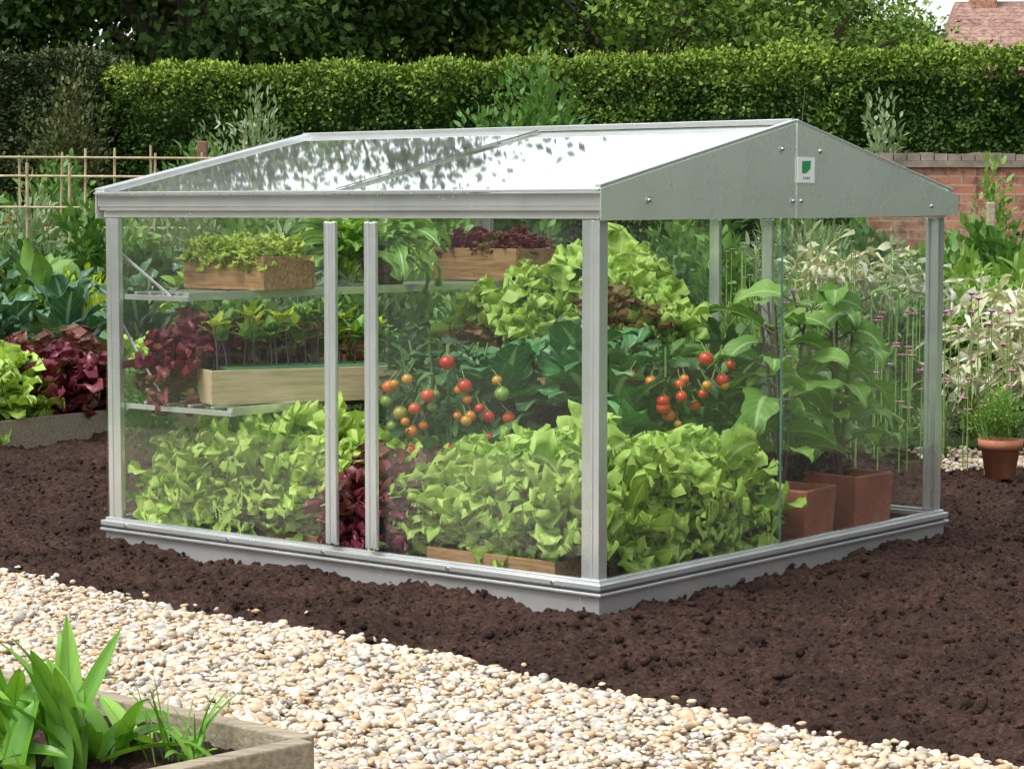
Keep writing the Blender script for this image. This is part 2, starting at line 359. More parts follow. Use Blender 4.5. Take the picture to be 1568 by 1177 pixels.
so.rotation_euler=(-SD).to_track_quat('-Z','Y').to_euler()
scene.view_settings.view_transform='Standard';scene.view_settings.look='None';scene.view_settings.exposure=0

# ---------------------------------------------------------------- ground
mb=MB();mb.add([(-600,-600,-.07),(600,-600,-.07),(600,900,-.07),(-600,900,-.07)],[(0,1,2,3)]);mb.obj('ground',[M['ground']])
G0=np.array([.327,5.27]);GU=np.array([-.724,.690]);GN=np.array([-.690,-.724])
def gt(x,y): return (x-G0[0])*GN[0]+(y-G0[1])*GN[1]
GA=R(50.5);GO=(.246,6.405)
Rd=np.array([math.cos(GA),math.sin(GA)]);Ld=np.array([-math.sin(GA),math.cos(GA)])
def W3(a,b,z=0): return (GO[0]+a*Ld[0]+b*Rd[0],GO[1]+a*Ld[1]+b*Rd[1],z)
GW,GD=1.98,2.11
def soil_h(x,y):
    h=vnoise(x,y,.45,1)*.036+vnoise(x,y,.13,2)*.034+np.abs(vnoise(x,y,.055,3))*.046+np.abs(vnoise(x,y,.026,4))*.034+vnoise(x,y,.013,5)*.014
    rx=(x-GO[0])*Rd[0]+(y-GO[1])*Rd[1];ry=(x-GO[0])*Ld[0]+(y-GO[1])*Ld[1]
    dx=np.maximum(np.maximum(-rx,rx-GW),0);dy=np.maximum(np.maximum(-ry,ry-GD),0);d=np.hypot(dx,dy)
    return h-.021+.014*np.exp(-d/.10)*(d>0)
xs=np.arange(-3.6,4.4,.0105);ys=np.arange(4.1,11.7,.0115)
X,Y=np.meshgrid(xs,ys);Z=soil_h(X,Y)
t=gt(X,Y)+vnoise(X,Y,.2,9)*.05
Z-=np.clip((t+.03)/.12,0,1)*.09
edge=np.clip((Y-(10.4+.0*X))/.3,0,1)*np.clip((X-1.6)/.2,0,1);Z-=edge*.06
mb=MB();nx,ny=len(xs),len(ys)
idx=np.arange(nx*ny).reshape(ny,nx)
F=np.stack([idx[:-1,:-1],idx[:-1,1:],idx[1:,1:],idx[1:,:-1]],-1).reshape(-1,4)
mb.add(np.stack([X,Y,Z],-1).reshape(-1,3),F,rnd=.5);mb.obj('soil_bed',[M['soil']])
bm=bmesh.new();bmesh.ops.create_icosphere(bm,subdivisions=2,radius=1)
IV=np.array([v.co[:] for v in bm.verts]);IF=np.array([[v.index for v in f.verts] for f in bm.faces]);bm.free()
bm=bmesh.new();bmesh.ops.create_icosphere(bm,subdivisions=1,radius=1)
JV=np.array([v.co[:] for v in bm.verts]);JF=np.array([[v.index for v in f.verts] for f in bm.faces]);bm.free()
def blobs(mb,P,rad,flatz=.65,rough=.18,mat=0,rnd=None,TV=IV,TF=IF):
    n=len(P);K=14
    var=[]
    for k in range(K):
        d=rng.normal(size=(5,3));v=TV.copy()
        sc=1+sum(rough*np.sin(v@q*1.6+rng.random()*6)[:,None]*.5 for q in d)
        var.append(v*sc)
    var=np.array(var)[rng.integers(0,K,n)]
    S=np.stack([rng.uniform(.85,1.4,n),rng.uniform(.65,1.05,n),flatz*rng.uniform(.65,1.2,n)],-1)*np.asarray(rad)[:,None]
    v=var*S[:,None,:]
    a=rng.random(n)*6.28;b=rng.normal(size=n)*.4
    cb,sb=np.cos(b)[:,None],np.sin(b)[:,None]
    y=v[...,1]*cb-v[...,2]*sb;z=v[...,1]*sb+v[...,2]*cb;x=v[...,0]
    ca,sa=np.cos(a)[:,None],np.sin(a)[:,None]
    v=np.stack([x*ca-y*sa,x*sa+y*ca,z],-1)+P[:,None,:]
    F=(np.arange(n)[:,None,None]*len(TV)+TF[None]).reshape(-1,3)
    r=rng.random(n) if rnd is None else rnd
    mb.add(v.reshape(-1,3),F,mat,np.repeat(r,len(TV)))
n=31000
s=rng.uniform(-1.5,3.5,n);tq=rng.uniform(0,1.45,n)
wob=vnoise(s,s*0,.25,20)*.07
xy=G0+s[:,None]*GU+(tq+wob)[:,None]*GN
rad=np.clip(rng.lognormal(math.log(.0090),.32,n),.004,.019)
P=np.column_stack([xy,rng.uniform(-.006,.011,n)])
n2=90;s2=rng.uniform(-1.5,3.5,n2);t2=-rng.exponential(.03,n2);xy2=G0+s2[:,None]*GU+t2[:,None]*GN
P2=np.column_stack([xy2,soil_h(xy2[:,0],xy2[:,1])+.006])
mb=MB();blobs(mb,np.vstack([P,P2]),np.concatenate([rad,np.full(n2,.009)]),.62,.26)
mb.obj('gravel_path',[M['peb']])
c=[G0+a*GU+b*GN for a,b in ((-6,-.02),(8,-.02),(8,2.6),(-6,2.6))]
mb=MB();mb.add([(*q,-.012) for q in c],[(0,1,2,3)]);mb.obj('gravel_base',[M['gravelbed']])
n=42000;x=rng.uniform(-3.2,3.6,n);y=4.4+6*rng.random(n)**1.2;k=gt(x,y)<-.02;x=x[k];y=y[k]
rad=np.clip(rng.lognormal(math.log(.0048),.5,len(x)),.0025,.018)
mb=MB();blobs(mb,np.column_stack([x,y,soil_h(x,y)+rad*.35]),rad,.8,.4,TV=JV,TF=JF);mb.obj('soil_clods',[M['soil']],smooth=True)
n=1800;x=rng.uniform(1.9,3.6,n);y=rng.uniform(10.0,10.9,n)
mb=MB();blobs(mb,np.column_stack([x,y,np.full(n,-.0)+rng.uniform(-.01,.01,n)]),rng.uniform(.008,.016,n));mb.obj('gravel_patch',[M['peb']])

# ---------------------------------------------------------------- cold frame greenhouse
gh=empty('greenhouse',(GO[0],GO[1],0),GA)
ZE,ZR=1.203,1.412
def part(mb,name,mat,bevel=.0015,smooth=False): 
    o=mb.obj(name,mat if isinstance(mat,list) else [mat],smooth=smooth,parent=gh,bevel=bevel);return o
mb=MB()
mb.ring(GW,GD,.010,-.003,-.06,.052)
mb.ring(GW,GD,.024,-.002,.052,.062)
mb.ring(GW,GD,.012,-.001,.062,.070,1)
mb.ring(GW,GD,.022,.020,.070,.088)
mb.ring(GW,GD,.010,.012,.088,.098)
part(mb,'base_rail',[M['alu'],M['aludark']],.003)
mb=MB()
for cx,cy,sx,sy in ((0,0,1,1),(GW,0,-1,1),(GW,GD,-1,-1),(0,GD,1,-1)):
    px,py,tk=.040,.062,.004
    pts=[(0,0),(px,0),(px,tk),(tk,tk),(tk,py),(0,py)]
    pts=[(cx+sx*a,cy+sy*b,.098) for a,b in pts]
    if sx*sy<0: pts=pts[::-1]
    mb.poly_extrude(pts,(0,0,1.022))
    f=[(cx+sx*.006,cy+sy*.052),(cx+sx*.022,cy+sy*.060)]
    mb.box(min(f[0][0],f[1][0]),max(f[0][0],f[1][0]),min(f[0][1],f[1][1]),max(f[0][1],f[1][1]),.0981,1.118)
    mb.box(min(cx-sx*.003,cx-sx*.0001),max(cx-sx*.003,cx-sx*.0001),min(cy+sy*.020,cy+sy*.026),max(cy+sy*.020,cy+sy*.026),.1,1.117)
part(mb,'corner_posts',M['alu'])
mb=MB()
mb.ring(GW,GD,.014,.022,1.146,1.158);mb.ring(GW,GD,.018,.010,1.158,1.196);mb.ring(GW,GD,.004,.016,1.122,1.146,1)
part(mb,'eaves_rail',[M['alu'],M['alu']],.003)
mb=MB()
for yy,dy in ((-.0215,-.002),(GD+.0215,.002)):
    m=GW/2
    mb.poly_extrude([(-.024,yy,1.118),(m+.006,yy,1.122),(m+.006,yy,ZR+.004),(m,yy,ZR+.006),(-.024,yy,ZE+.004)],(0,dy,0))
    mb.poly_extrude([(m-.004,yy+dy*1.2,1.120),(GW+.05,yy+dy*1.2,1.128),(GW+.05,yy+dy*1.2,ZE-.008),(m-.004,yy+dy*1.2,ZR+.006)],(0,dy,0))
part(mb,'gable_panels',M['alug'],.0006)
mb=MB()
def bolt(x,z,r=.0075,y=-.0262):
    mb.tube([(x,y,z),(x,y-.003,z),(x,y-.006,z)],[r,r*.9,r*.45],10)
    mb.add([(x+r*.45*math.cos(2*math.pi*j/10),y-.006,z+r*.45*math.sin(2*math.pi*j/10)) for j in range(10)],[tuple(range(10))])
    mb.tube([(x,y+.0022,z),(x,y+.0005,z)],[r*1.5,r*1.5],12)
for x,z in ((.90,1.335),(1.12,1.333),(.965,1.175),(1.01,1.175),(.20,1.175),(1.84,1.16)): bolt(x,z)
for yb in (.15,.55,1.07,1.5,2.0):
    mb.tube([(-.022,yb,.079),(-.027,yb,.079)],[.006,.005],8);mb.add([(-.027,yb+.005*math.cos(q),.079+.005*math.sin(q)) for q in np.linspace(0,5.5,8)],[tuple(range(8))])
part(mb,'bolts',M['steel'],0,True)
mb=MB();mb.box(.985,1.085,-.0285,-.0262,1.232,1.312)
mb.add([(1.01,-.0292,1.262),(1.01,-.0292,1.300),(1.062,-.0292,1.302),(1.058,-.0292,1.276),(1.035,-.0292,1.262)],[(0,4,3,2,1)],1)
for i,xx in enumerate((1.018,1.030,1.040,1.050)): mb.box(xx,xx+.006,-.0292,-.0285,1.243,1.251,1)
part(mb,'maker_label',[M['label_w'],M['label_g']],0)
m=GW/2;mb=MB();mid=1.0
for y0,y1,dz in ((-.018,mid-.004,0),(mid-.02,GD+.018,.006)):
    for x0,xm in ((-.022,m-.012),(GW+.022,m+.012)):
        mb.add([(x0,y0,ZE+dz),(xm,y0,ZR+dz),(xm,y1,ZR+dz),(x0,y1,ZE+dz)],[(0,1,2,3)])
part(mb,'roof_glass',M['roofglass'],0)
mb=MB()
for x0 in (-.024,GW+.024):
    for yy,wd in ((GD+.002,.045),(-.012,.020)):
        mb.beam((x0,yy,ZE+.010),(m,yy,ZR+.012),wd,.012)
    mb.beam((x0,mid+.002,ZE+.009),(m,mid+.002,ZR+.010),.005,.003,1)
mb.box(m-.022,m+.022,-.016,GD+.018,ZR+.001,ZR+.019)
mb.box(m-.010,m+.010,-.012,GD+.012,ZR-.035,ZR+.0005)
mb.box(-.034,-.012,-.016,GD+.020,ZE-.004,ZE+.004);mb.box(GW+.012,GW+.034,-.016,GD+.020,ZE-.004,ZE+.004)
part(mb,'roof_bars',[M['alu'],M['aludark']],.002)
mb=MB()
def pane(pts): mb.add(pts,[(0,1,2,3)])
pane([(-.014,1.04,.10),(-.014,2.10,.10),(-.014,2.10,1.12),(-.014,1.04,1.12)])
pane([(-.004,.03,.10),(-.004,.86,.10),(-.004,.86,1.12),(-.004,.03,1.12)])
pane([(GW+.006,.03,.10),(GW+.006,.75,.10),(GW+.006,.75,1.12),(GW+.006,.03,1.12)])
pane([(GW+.012,.98,.10),(GW+.012,2.08,.10),(GW+.012,2.08,1.12),(GW+.012,.98,1.12)])
for yy in (-.006,GD+.006):
    s_=1 if yy>0 else -1
    pane([(.04,yy,.10),(.95,yy,.10),(.95,yy,1.12),(.04,yy,1.12)])
    pane([(.93,yy+s_*.004,.10),(1.94,yy+s_*.004,.10),(1.94,yy+s_*.004,1.12),(.93,yy+s_*.004,1.12)])
part(mb,'wall_glass',M['glass'],0)
mb=MB();mb.box(.9285,.930,-.0135,-.0065,.10,1.12);mb.box(.9285,.930,GD+.0065,GD+.0135,.1,1.12);part(mb,'glass_edges',M['gedge'],0)
mb=MB()
for y0 in (.83,1.0):
    mb.box(-.034,-.018,y0,y0+.016,.108,1.112);mb.box(-.034,-.018,y0+.030,y0+.048,.108,1.112);mb.box(-.029,-.018,y0+.016,y0+.030,.110,1.110)
for y0 in (.72,.955):
    mb.box(GW+.014,GW+.034,y0,y0+.045,.108,1.112)
part(mb,'sliding_door_stiles',M['alu'],.004)
mb=MB()
for zs,yf,zb,yb in ((.858,1.735,1.0,1.84),(.487,1.53,.76,1.86)):
    mb.box(.03,GW-.03,yf,yf+.022,zs,zs+.014)
    mb.box(.031,GW-.031,yf-.003,yf-.0005,zs-.012,zs+.016)
    for k in range(1,5):
        yy=yf+(2.08-yf)*k/5;mb.box(.05,GW-.05,yy,yy+.014,zs+.004,zs+.012)
    for xb in (.028,.95,GW-.05):
        mb.box(xb-.002,xb+.016,yf+.0005,2.10,zs-.014,zs+.003)
        mb.beam((xb+.02,2.09,zb),(xb+.02,yb,zs),.004,.010)
part(mb,'shelf_rails',M['alu'],.001)

# ---------------------------------------------------------------- plant meshes
def lettuce(mat,n=150,rx=.165,hz=.25,Lf=.125,ribs=26):
    """frilly loose-leaf head: ribbed stalk leaves with curly lobes over an uneven dome"""
    mb=MB();k=np.arange(ribs);f=k/ribs
    az=k*2.399+rng.normal(0,.25,ribs);el=R(15)+f**.7*R(66)
    leaves(mb,np.column_stack([np.cos(az)*.02,np.sin(az)*.02,0*f+.01]),az,el,hz*(1.08-.10*f),.095,rng.uniform(-.1,.9,ribs),18,9,LETT,.15,3.2,.4,rng.normal(0,.3,ribs),0,.24,4.5,rnd=rng.uniform(.2,.8,ribs),h2=.6)
    th=rng.random(n)*6.283;cz=rng.uniform(.03,1,n)
    sr=np.sqrt(np.clip(1-cz**2,0,1));dep=rng.uniform(.50,1.03,n)
    P=np.column_stack([np.cos(th)*sr*rx*dep,np.sin(th)*sr*rx*dep,cz*hz*dep*.97+.01])
    az2=th+rng.normal(0,.6,n);el2=np.arcsin(cz)*.8+rng.normal(.12,.40,n)
    L=Lf*rng.uniform(.55,1.2,n)
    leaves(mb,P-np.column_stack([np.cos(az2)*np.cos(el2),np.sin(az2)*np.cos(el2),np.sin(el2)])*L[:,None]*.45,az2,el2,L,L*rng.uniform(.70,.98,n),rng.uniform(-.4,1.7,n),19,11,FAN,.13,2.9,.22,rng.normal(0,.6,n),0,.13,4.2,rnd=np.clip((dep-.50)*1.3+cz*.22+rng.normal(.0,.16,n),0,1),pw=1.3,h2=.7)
    return mb.mesh('lettuce',[M[mat]])
LT=[lettuce('lett') for _ in range(5)];LY=[lettuce('lett2',100,ribs=14) for _ in range(2)];LRd=[lettuce('red',100) for _ in range(2)];LRG=[lettuce('redgreen',100)]
def put(name,meshes,x,y,z,sc,tl=.12):
    me=meshes[rng.integers(len(meshes))]
    return place(name,me,(x,y,z),rng.random()*6.28,(sc*rng.uniform(.93,1.07),sc*rng.uniform(.93,1.07),sc*rng.uniform(.88,1.14)),tilt=(rng.normal(0,tl),rng.normal(0,tl)))
def press(o,lo=.010,k=.008):
    """keep a plant's leaves just inside the glass"""
    bpy.context.view_layer.update()
    me=o.data.copy();o.data=me;n=len(me.vertices);co_=np.empty(n*3);me.vertices.foreach_get('co',co_);co_=co_.reshape(-1,3)
    Mx=np.array(o.matrix_world);wv=co_@Mx[:3,:3].T+Mx[:3,3]
    rel=wv[:,:2]-np.array(GO);b=rel@Rd;a=rel@Ld
    def sp(v): return k*np.logaddexp(0,v/k)
    b2=lo+sp(b-lo);b2=GW-lo-sp(GW-lo-b2);a2=lo+sp(a-lo);a2=GD-lo-sp(GD-lo-a2)
    wv[:,0]=GO[0]+a2*Ld[0]+b2*Rd[0];wv[:,1]=GO[1]+a2*Ld[1]+b2*Rd[1]
    Mi=np.linalg.inv(Mx);co_=wv@Mi[:3,:3].T+Mi[:3,3]
    me.vertices.foreach_set('co',co_.ravel());me.update();return o
def putin(name,meshes,a,b,z,sc,tl=.12): return press(put(name,meshes,*W3(a,b,z),sc,tl))
def bush(mat,n,rad,leafL,ratio,prof=OVAL,nl=5,nw=3,clumps=14,stems=True,up=.3,ruf=0,bend=.7,stemmat='stem',base=.1):
    mb=MB();rad=np.array(rad)
    cd=unit(rng.normal(size=(clumps,3)));cc=cd*rad*rng.uniform(.35,.8,(clumps,1));cc[:,2]+=rad[2]+base*.3
    k=rng.integers(0,clumps,n)
    off=unit(rng.normal(size=(n,3)))*rng.uniform(.25,1,(n,1))**.6*rad*.42
    P=cc[k]+off;P[:,2]=np.maximum(P[:,2],.02)
    d=unit(off/rad+.6*cc[k]*np.array([1,1,.4])/rad+np.array([0,0,up]))
    az=np.arctan2(d[:,1],d[:,0])+rng.normal(0,.7,n);el=np.arcsin(np.clip(d[:,2],-1,1))+rng.normal(0,.4,n)
    L=leafL*rng.uniform(.6,1.25,n)
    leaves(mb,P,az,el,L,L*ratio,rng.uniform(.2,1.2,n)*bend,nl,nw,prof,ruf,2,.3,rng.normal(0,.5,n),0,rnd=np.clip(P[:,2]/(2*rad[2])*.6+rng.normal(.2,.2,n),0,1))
    if stems:
        for c_ in cc[:min(clumps,12)]:
            mb.tube([(0,0,0),tuple(c_*np.array([.4,.4,.5])+rng.normal(0,.01,3)),tuple(c_)],[.008,.006,.003],5,1)
    return mb.mesh('bush',[M[mat],M[stemmat]])
B={}
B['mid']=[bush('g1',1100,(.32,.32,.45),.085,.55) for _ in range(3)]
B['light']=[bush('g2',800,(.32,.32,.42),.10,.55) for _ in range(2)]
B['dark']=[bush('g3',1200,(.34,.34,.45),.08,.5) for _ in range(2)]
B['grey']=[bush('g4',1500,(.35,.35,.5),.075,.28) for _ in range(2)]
B['yel']=[bush('yel',900,(.3,.3,.35),.06,.5)]
B['feather']=[bush('g4',3000,(.35,.35,.48),.10,.05,nl=3,nw=2,clumps=22),bush('g2',3000,(.35,.35,.48),.10,.05,nl=3,nw=2,clumps=22)]
B['big']=[bush('g2',120,(.30,.30,.40),.20,.6,HEART,9,7,14,ruf=.04),bush('g1',130,(.30,.30,.40),.19,.6,HEART,9,7,14,ruf=.04)]
B['herb']=[bush('g2',1900,(.16,.16,.13),.020,.5,clumps=34,stems=False)]
def strawm(n=60):
    mb=MB();az=rng.random(n)*6.28;P=np.column_stack([rng.normal(0,.13,n),rng.normal(0,.13,n),rng.uniform(0,.16,n)])
    leaves(mb,P,az,rng.uniform(R(-20),R(60),n),rng.uniform(.12,.42,n),rng.uniform(.010,.032,n),rng.uniform(.2,2.6,n),10,3,STRAP,fold=.5,roll=rng.normal(0,.8,n),ruf=.9,rf=1.5)
    for _ in range(6):
        c_=rng.normal(0,.09,2);mb.lathe([(0,-.03),(.025,-.02),(.034,.0),(.02,.028),(.008,.05),(0,.06)],10,(c_[0],c_[1],.04))
    return mb.mesh('straw',[M['straw']])
ST=[strawm(),strawm(),strawm()]
def kalem(mat='kale',n=18,Lm=.34,wd=.55,el=(25,80),ruf=.09):
    mb=MB();k=np.arange(n);f=k/n;az=k*2.4+rng.normal(0,.2,n)
    P=np.column_stack([0*f,0*f,.12+.22*f])
    leaves(mb,P,az,R(el[0])+f*R(el[1]-el[0]),Lm*(1.1-.4*f)*rng.uniform(.85,1.1,n),Lm*wd*(1.1-.4*f),rng.uniform(.3,1.4,n),16,9,lambda t:np.where(t<.22,.10,HEART(np.clip((t-.2)/.8,0,1))+.02),ruf,3,.25,rng.normal(0,.25,n),0,.10,4,pw=1.3)
    mb.tube([(0,0,0),(0,0,.34)],[.02,.014],7,1)
    return mb.mesh('kale',[M[mat],M['stem']])
KL=[kalem(),kalem()];CB=[kalem('cab',17,.30,.85,(12,75),.06),kalem('cab',15,.28,.86,(12,75),.06)]

# ---------------------------------------------------------------- inside greenhouse
def planter(name,a,b,z,la,lb,h,mat='wood',th=.014,yaw=None,world=None):
    mb=MB();x,y=la/2,lb/2
    mb.box(-x,x,-y,-y+th,0,h);mb.box(-x,x,y-th,y,0,h)
    mb.box(-x+.001,-x+th,-y+th,y-th,.001,h-.001);mb.box(x-th,x-.001,-y+th,y-th,.001,h-.001)
    mb.box(-x+th,x-th,-y+th,y-th,.004,h*.82,1,.5)
    p=W3(a,b,z) if world is None else world
    return mb.obj(name,[M[mat],M['soil']],False,bevel=.002,loc=p,rot=(GA+math.pi/2) if yaw is None else yaw)
planter('wooden_planter',1.89,.46,.873,.40,.25,.115,'wood')
planter('wooden_planter',1.86,1.78,.873,.42,.28,.125,'wood')
planter('wooden_planter',0,0,0,.68,.24,.115,'pine',yaw=R(24),world=(-.735,7.765,.50))
for a in (1.76,1.86,1.96,2.04):
    for b in (.38,.50): putin('lettuce_seedling',LY,a,b,.955,.40)
for a in (1.72,1.80,1.89,1.99):
    for b in (1.71,1.84): putin('red_lettuce_seedling',LRd if rng.random()<.75 else LRG,a,b,.965,.36)
mb=MB();ca,sa=math.cos(R(24)),math.sin(R(24))
mb.box(-.27,.30,-.09,.08,.105,.120);mb.obj('seed_tray',[M['green_plastic']],False,bevel=.003,loc=(-.735,7.765,.50),rot=R(24))
for i in range(30):
    u=-.29+.6*(i%15)/14+rng.normal(0,.012);v_=(-.04 if i<15 else .045)+rng.normal(0,.01)
    x=-.735+u*ca-v_*sa;y=7.765+u*sa+v_*ca;mb=MB();h=rng.uniform(.09,.19)
    top=(rng.normal(0,.02),rng.normal(0,.02),h);mb.tube([(0,0,0),(top[0]*.3,top[1]*.3,h*.5),top],[.003,.003,.002],5,1)
    n=7;leaves(mb,np.tile([top],(n,1)),np.arange(n)*2.4,rng.uniform(.3,1.3,n),rng.uniform(.05,.10,n),rng.uniform(.025,.05,n),rng.uniform(0,1.2,n),8,5,HEART,.05)
    mb.obj('seedling',[M['aub' if i%3 else 'yel'],M['pstem']],loc=(x,y,.60))
for a,b in ((1.93,.22),(1.95,.50),(1.9,.80)): putin('red_leaf_plant',LRG if b>.4 else LRd,a,b,.52,.95)
def rosette(n=34):
    mb=MB();az=np.arange(n)*2.4+rng.normal(0,.2,n)
    leaves(mb,np.tile([[0,0,.0]],(n,1)),az,rng.uniform(R(30),R(80),n),rng.uniform(.24,.38,n),rng.uniform(.06,.11,n),rng.uniform(1.,2.6,n),20,7,lambda t:.12+.9*np.clip(t,0,1)**.9*(1-t**5),.10,3,.3,rng.normal(0,.3,n),0,.45,5.)
    return mb.mesh('rosette',[M['rocket']])
RO=[rosette(),rosette()]
press(place('rocket_plant',RO[0],W3(1.84,1.10,.98)));press(place('rocket_plant',RO[1],W3(1.84,.92,.96),1.,.9))
mb=MB();mb.lathe([(0,0),(.07,0),(.09,.11),(.096,.11),(.096,.13),(.085,.13),(.08,.10),(0,.10)],24);mb.obj('plant_pot',[M['darkwood']],loc=W3(1.84,1.10,.873))
planter('wooden_crate',1.28,1.50,.0,.46,.44,.40,'darkwood')
planter('bark_basket',1.17,1.32,.41,.42,.24,.14,'wood')
for a,b,z,k in ((1.08,1.36,.57,.95),(1.28,1.36,.57,1.0),(1.28,1.52,.60,1.3),(1.50,1.50,.56,1.25),(1.05,1.55,.60,1.2),(1.22,1.70,.62,1.35),(1.45,1.7,.58,1.2),(.92,1.46,.56,1.0)): put('lettuce',LT,*W3(a,b,z),k)
put('red_lettuce',LRG,*W3(.96,1.36,.64),.95);put('red_lettuce',LRG,*W3(1.52,1.32,.50),.9)
planter('wooden_trough',1.62,.28,.0,.86,.36,.10,'wood');planter('wooden_trough',.44,.20,.0,.50,.32,.125,'wood')
for a,b,k in ((1.92,.22,1.05),(1.74,.24,1.15),(1.54,.22,1.2),(1.36,.25,1.2),(1.20,.34,1.05),(1.86,.46,1.25),(1.66,.46,1.3),(1.46,.46,1.3),(1.28,.5,1.15)): putin('lettuce',LT,a,b,.09,k)
for a,b,k in ((.80,.26,1.0),(.64,.25,1.15),(.46,.26,1.15),(.27,.24,1.2),(.72,.42,1.2),(.52,.44,1.35),(.30,.44,1.3),(.88,.42,.9)): putin('lettuce',LT,a,b,.10,k)
for a,b,k in ((.22,.64,1.2),(.22,.84,1.2),(.22,1.00,.95),(.42,.66,1.3),(.42,.88,1.25),(.60,.64,1.1)): putin('lettuce',LT,a,b,.08,k)
for a,b in ((1.05,.19),(.93,.18),(1.12,.28),(.98,.30)): putin('red_lettuce',LRd,a,b,.04,1.05)
for a,b,z,k in ((1.00,.92,.14,1.3),(.80,1.06,.18,1.25),(.95,1.26,.20,1.2),(.66,.98,.08,1.1)): put('cabbage',CB,*W3(a,b,z),k)
def tomato(name,loc,h=.62,r=.22,nf=16,side=(-.2,-1),z0=.48,z1=.88,seed=3):
    rg=np.random.default_rng(seed)
    mb=MB();n=620
    P=rng.normal(size=(n,3));P=unit(P)*rng.uniform(.3,1,(n,1))**.5*np.array([r*1.05,r*1.05,h*.42]);P[:,2]+=h*.58
    az=np.arctan2(P[:,1],P[:,0])+rng.normal(0,.6,n)
    leaves(mb,P,az,rng.uniform(-.5,.9,n),rng.uniform(.05,.10,n),rng.uniform(.03,.05,n),rng.uniform(.3,1.3,n),7,5,OVAL,.06,2,.35,rng.normal(0,.5,n),0,.25,2.5)
    for _ in range(7):
        q=rng.normal(0,r*.5,2);mb.tube([(0,0,0),(q[0]*.5,q[1]*.5,h*.5),(q[0],q[1],h)],[.009,.007,.003],6,1)
    sv=np.array([side[0],side[1]]);sv=sv/np.linalg.norm(sv);pv=np.array([-sv[1],sv[0]])
    cl=np.linspace(-1,1,7);zz=np.array([.2,.75,.05,.5,.95,.3,.8])*(z1-z0)+z0
    for i in range(nf):
        j=i%7
        c_=cl[j]*r+rg.normal(0,.040);d=r*(1.08-.28*(c_/r)**2)+rg.uniform(-.03,.05)
        p=sv*d+pv*c_;z=h*zz[j]+rg.normal(0,.048)
        rr=rg.uniform(.014,.026);col=rg.choice([.0,.08,.25,.35,.55,.8,.95,1,1])
        prof=[(rr*math.sin(q)*(1.0),-rr*.92*math.cos(q)) for q in np.linspace(0,math.pi*.97,10)]
        mb.lathe(prof,16,(p[0],p[1],z),2,col)
        leaves(mb,np.tile([[p[0],p[1],z+rr*.9]],(5,1)),np.arange(5)*1.26,.3,rr*.9,rr*.3,.9,3,3,OVAL,mat=1)
        mb.tube([(p[0],p[1],z+rr*.9),(p[0]*.85,p[1]*.85,z+rr+.03)],[.0015,.0015],4,1)
    mb.obj(name,[M['tomleaf'],M['stem'],M['tom']],loc=loc)
tomato('tomato_plant',W3(1.22,.74,0),.70,.22,36,z0=.52,z1=.82)
tomato('tomato_plant',W3(.56,1.12,.04),.66,.16,21,(.10,-1),.62,.90,5)
for a,b,k in ((.75,1.60,.85),(.40,1.65,.5),(.95,1.75,.9)): press(put('leafy_plant',B['dark']+B['mid'],*W3(a,b,0),k))
for a,b,k in ((1.95,1.0,.45),(1.75,1.35,.55),(1.7,.95,.5)): press(put('leafy_plant',B['mid'],*W3(a,b,0),k))
def sqpot(name,loc,s,h,rot):
    mb=MB()
    b0,b1=s*.44,s*.5
    def rg(r,z): return [(-r,-r,z),(r,-r,z),(r,r,z),(-r,r,z)]
    V=rg(b0,0)+rg(b1,h)+rg(b1-.014,h)+rg(b1-.02,h*.85)
    F=[(3,2,1,0)]
    for k in range(3):
        for j in range(4): F.append((k*4+j,k*4+(j+1)%4,k*4+4+(j+1)%4,k*4+4+j))
    mb.add(V,F,0);mb.add(rg(b1-.021,h*.86),[(0,1,2,3)],1,.5)
    mb.obj(name,[M['terra2'],M['soil']],False,bevel=.006,loc=loc,rot=rot)
def auberg(name,loc,h,n=17,az0=0):
    mb=MB()
    for sidx in range(4):
        q=rng.normal(0,.03,2)+np.array([math.cos(sidx*1.6+az0),math.sin(sidx*1.6+az0)])*.065
        pts=[(0,0,0),(q[0]*.4,q[1]*.4,h*.3),(q[0]*.9,q[1]*.9,h*.65),(q[0]*1.5,q[1]*1.5,h)]
        mb.tube(pts,[.010,.008,.006,.004],7,1)
        m_=n//4
        for i in range(m_):
            f=.15+.83*(i+.5)/m_;p=np.array([np.interp(f,[0,.3,.65,1],[a[j] for a in pts]) for j in range(3)])
            az=i*2.4+sidx*1.7+az0;pl=.05
            e=p+np.array([math.cos(az)*pl,math.sin(az)*pl,.03]);mb.tube([tuple(p),tuple(e)],[.004,.003],5,1)
            Lf=rng.uniform(.14,.24)*(1.1-.3*f)
            leaves(mb,[e],az,rng.uniform(.0,.7),Lf,Lf*.60,rng.uniform(.8,2.0),14,9,HEART,.08,2.,.22,rng.normal(0,.45),0,.14,2.5)
    for _ in range(4):
        p=rng.normal(0,.07,2);z=h*rng.uniform(.5,.95);leaves(mb,np.tile([[p[0],p[1],z]],(5,1)),np.arange(5)*1.26,.4,.03,.022,.5,4,3,OVAL,mat=2)
    press(mb.obj(name,[M['aub'],M['pstem'],M['purple']],loc=loc))
sqpot('terracotta_square_pot',W3(.17,1.28,0),.225,.235,GA+R(6));sqpot('terracotta_square_pot',W3(.17,1.64,0),.225,.25,GA-R(4))
auberg('aubergine_plant',W3(.21,1.28,.2),.64,36);auberg('aubergine_plant',W3(.21,1.64,.21),.66,36,az0=.8)

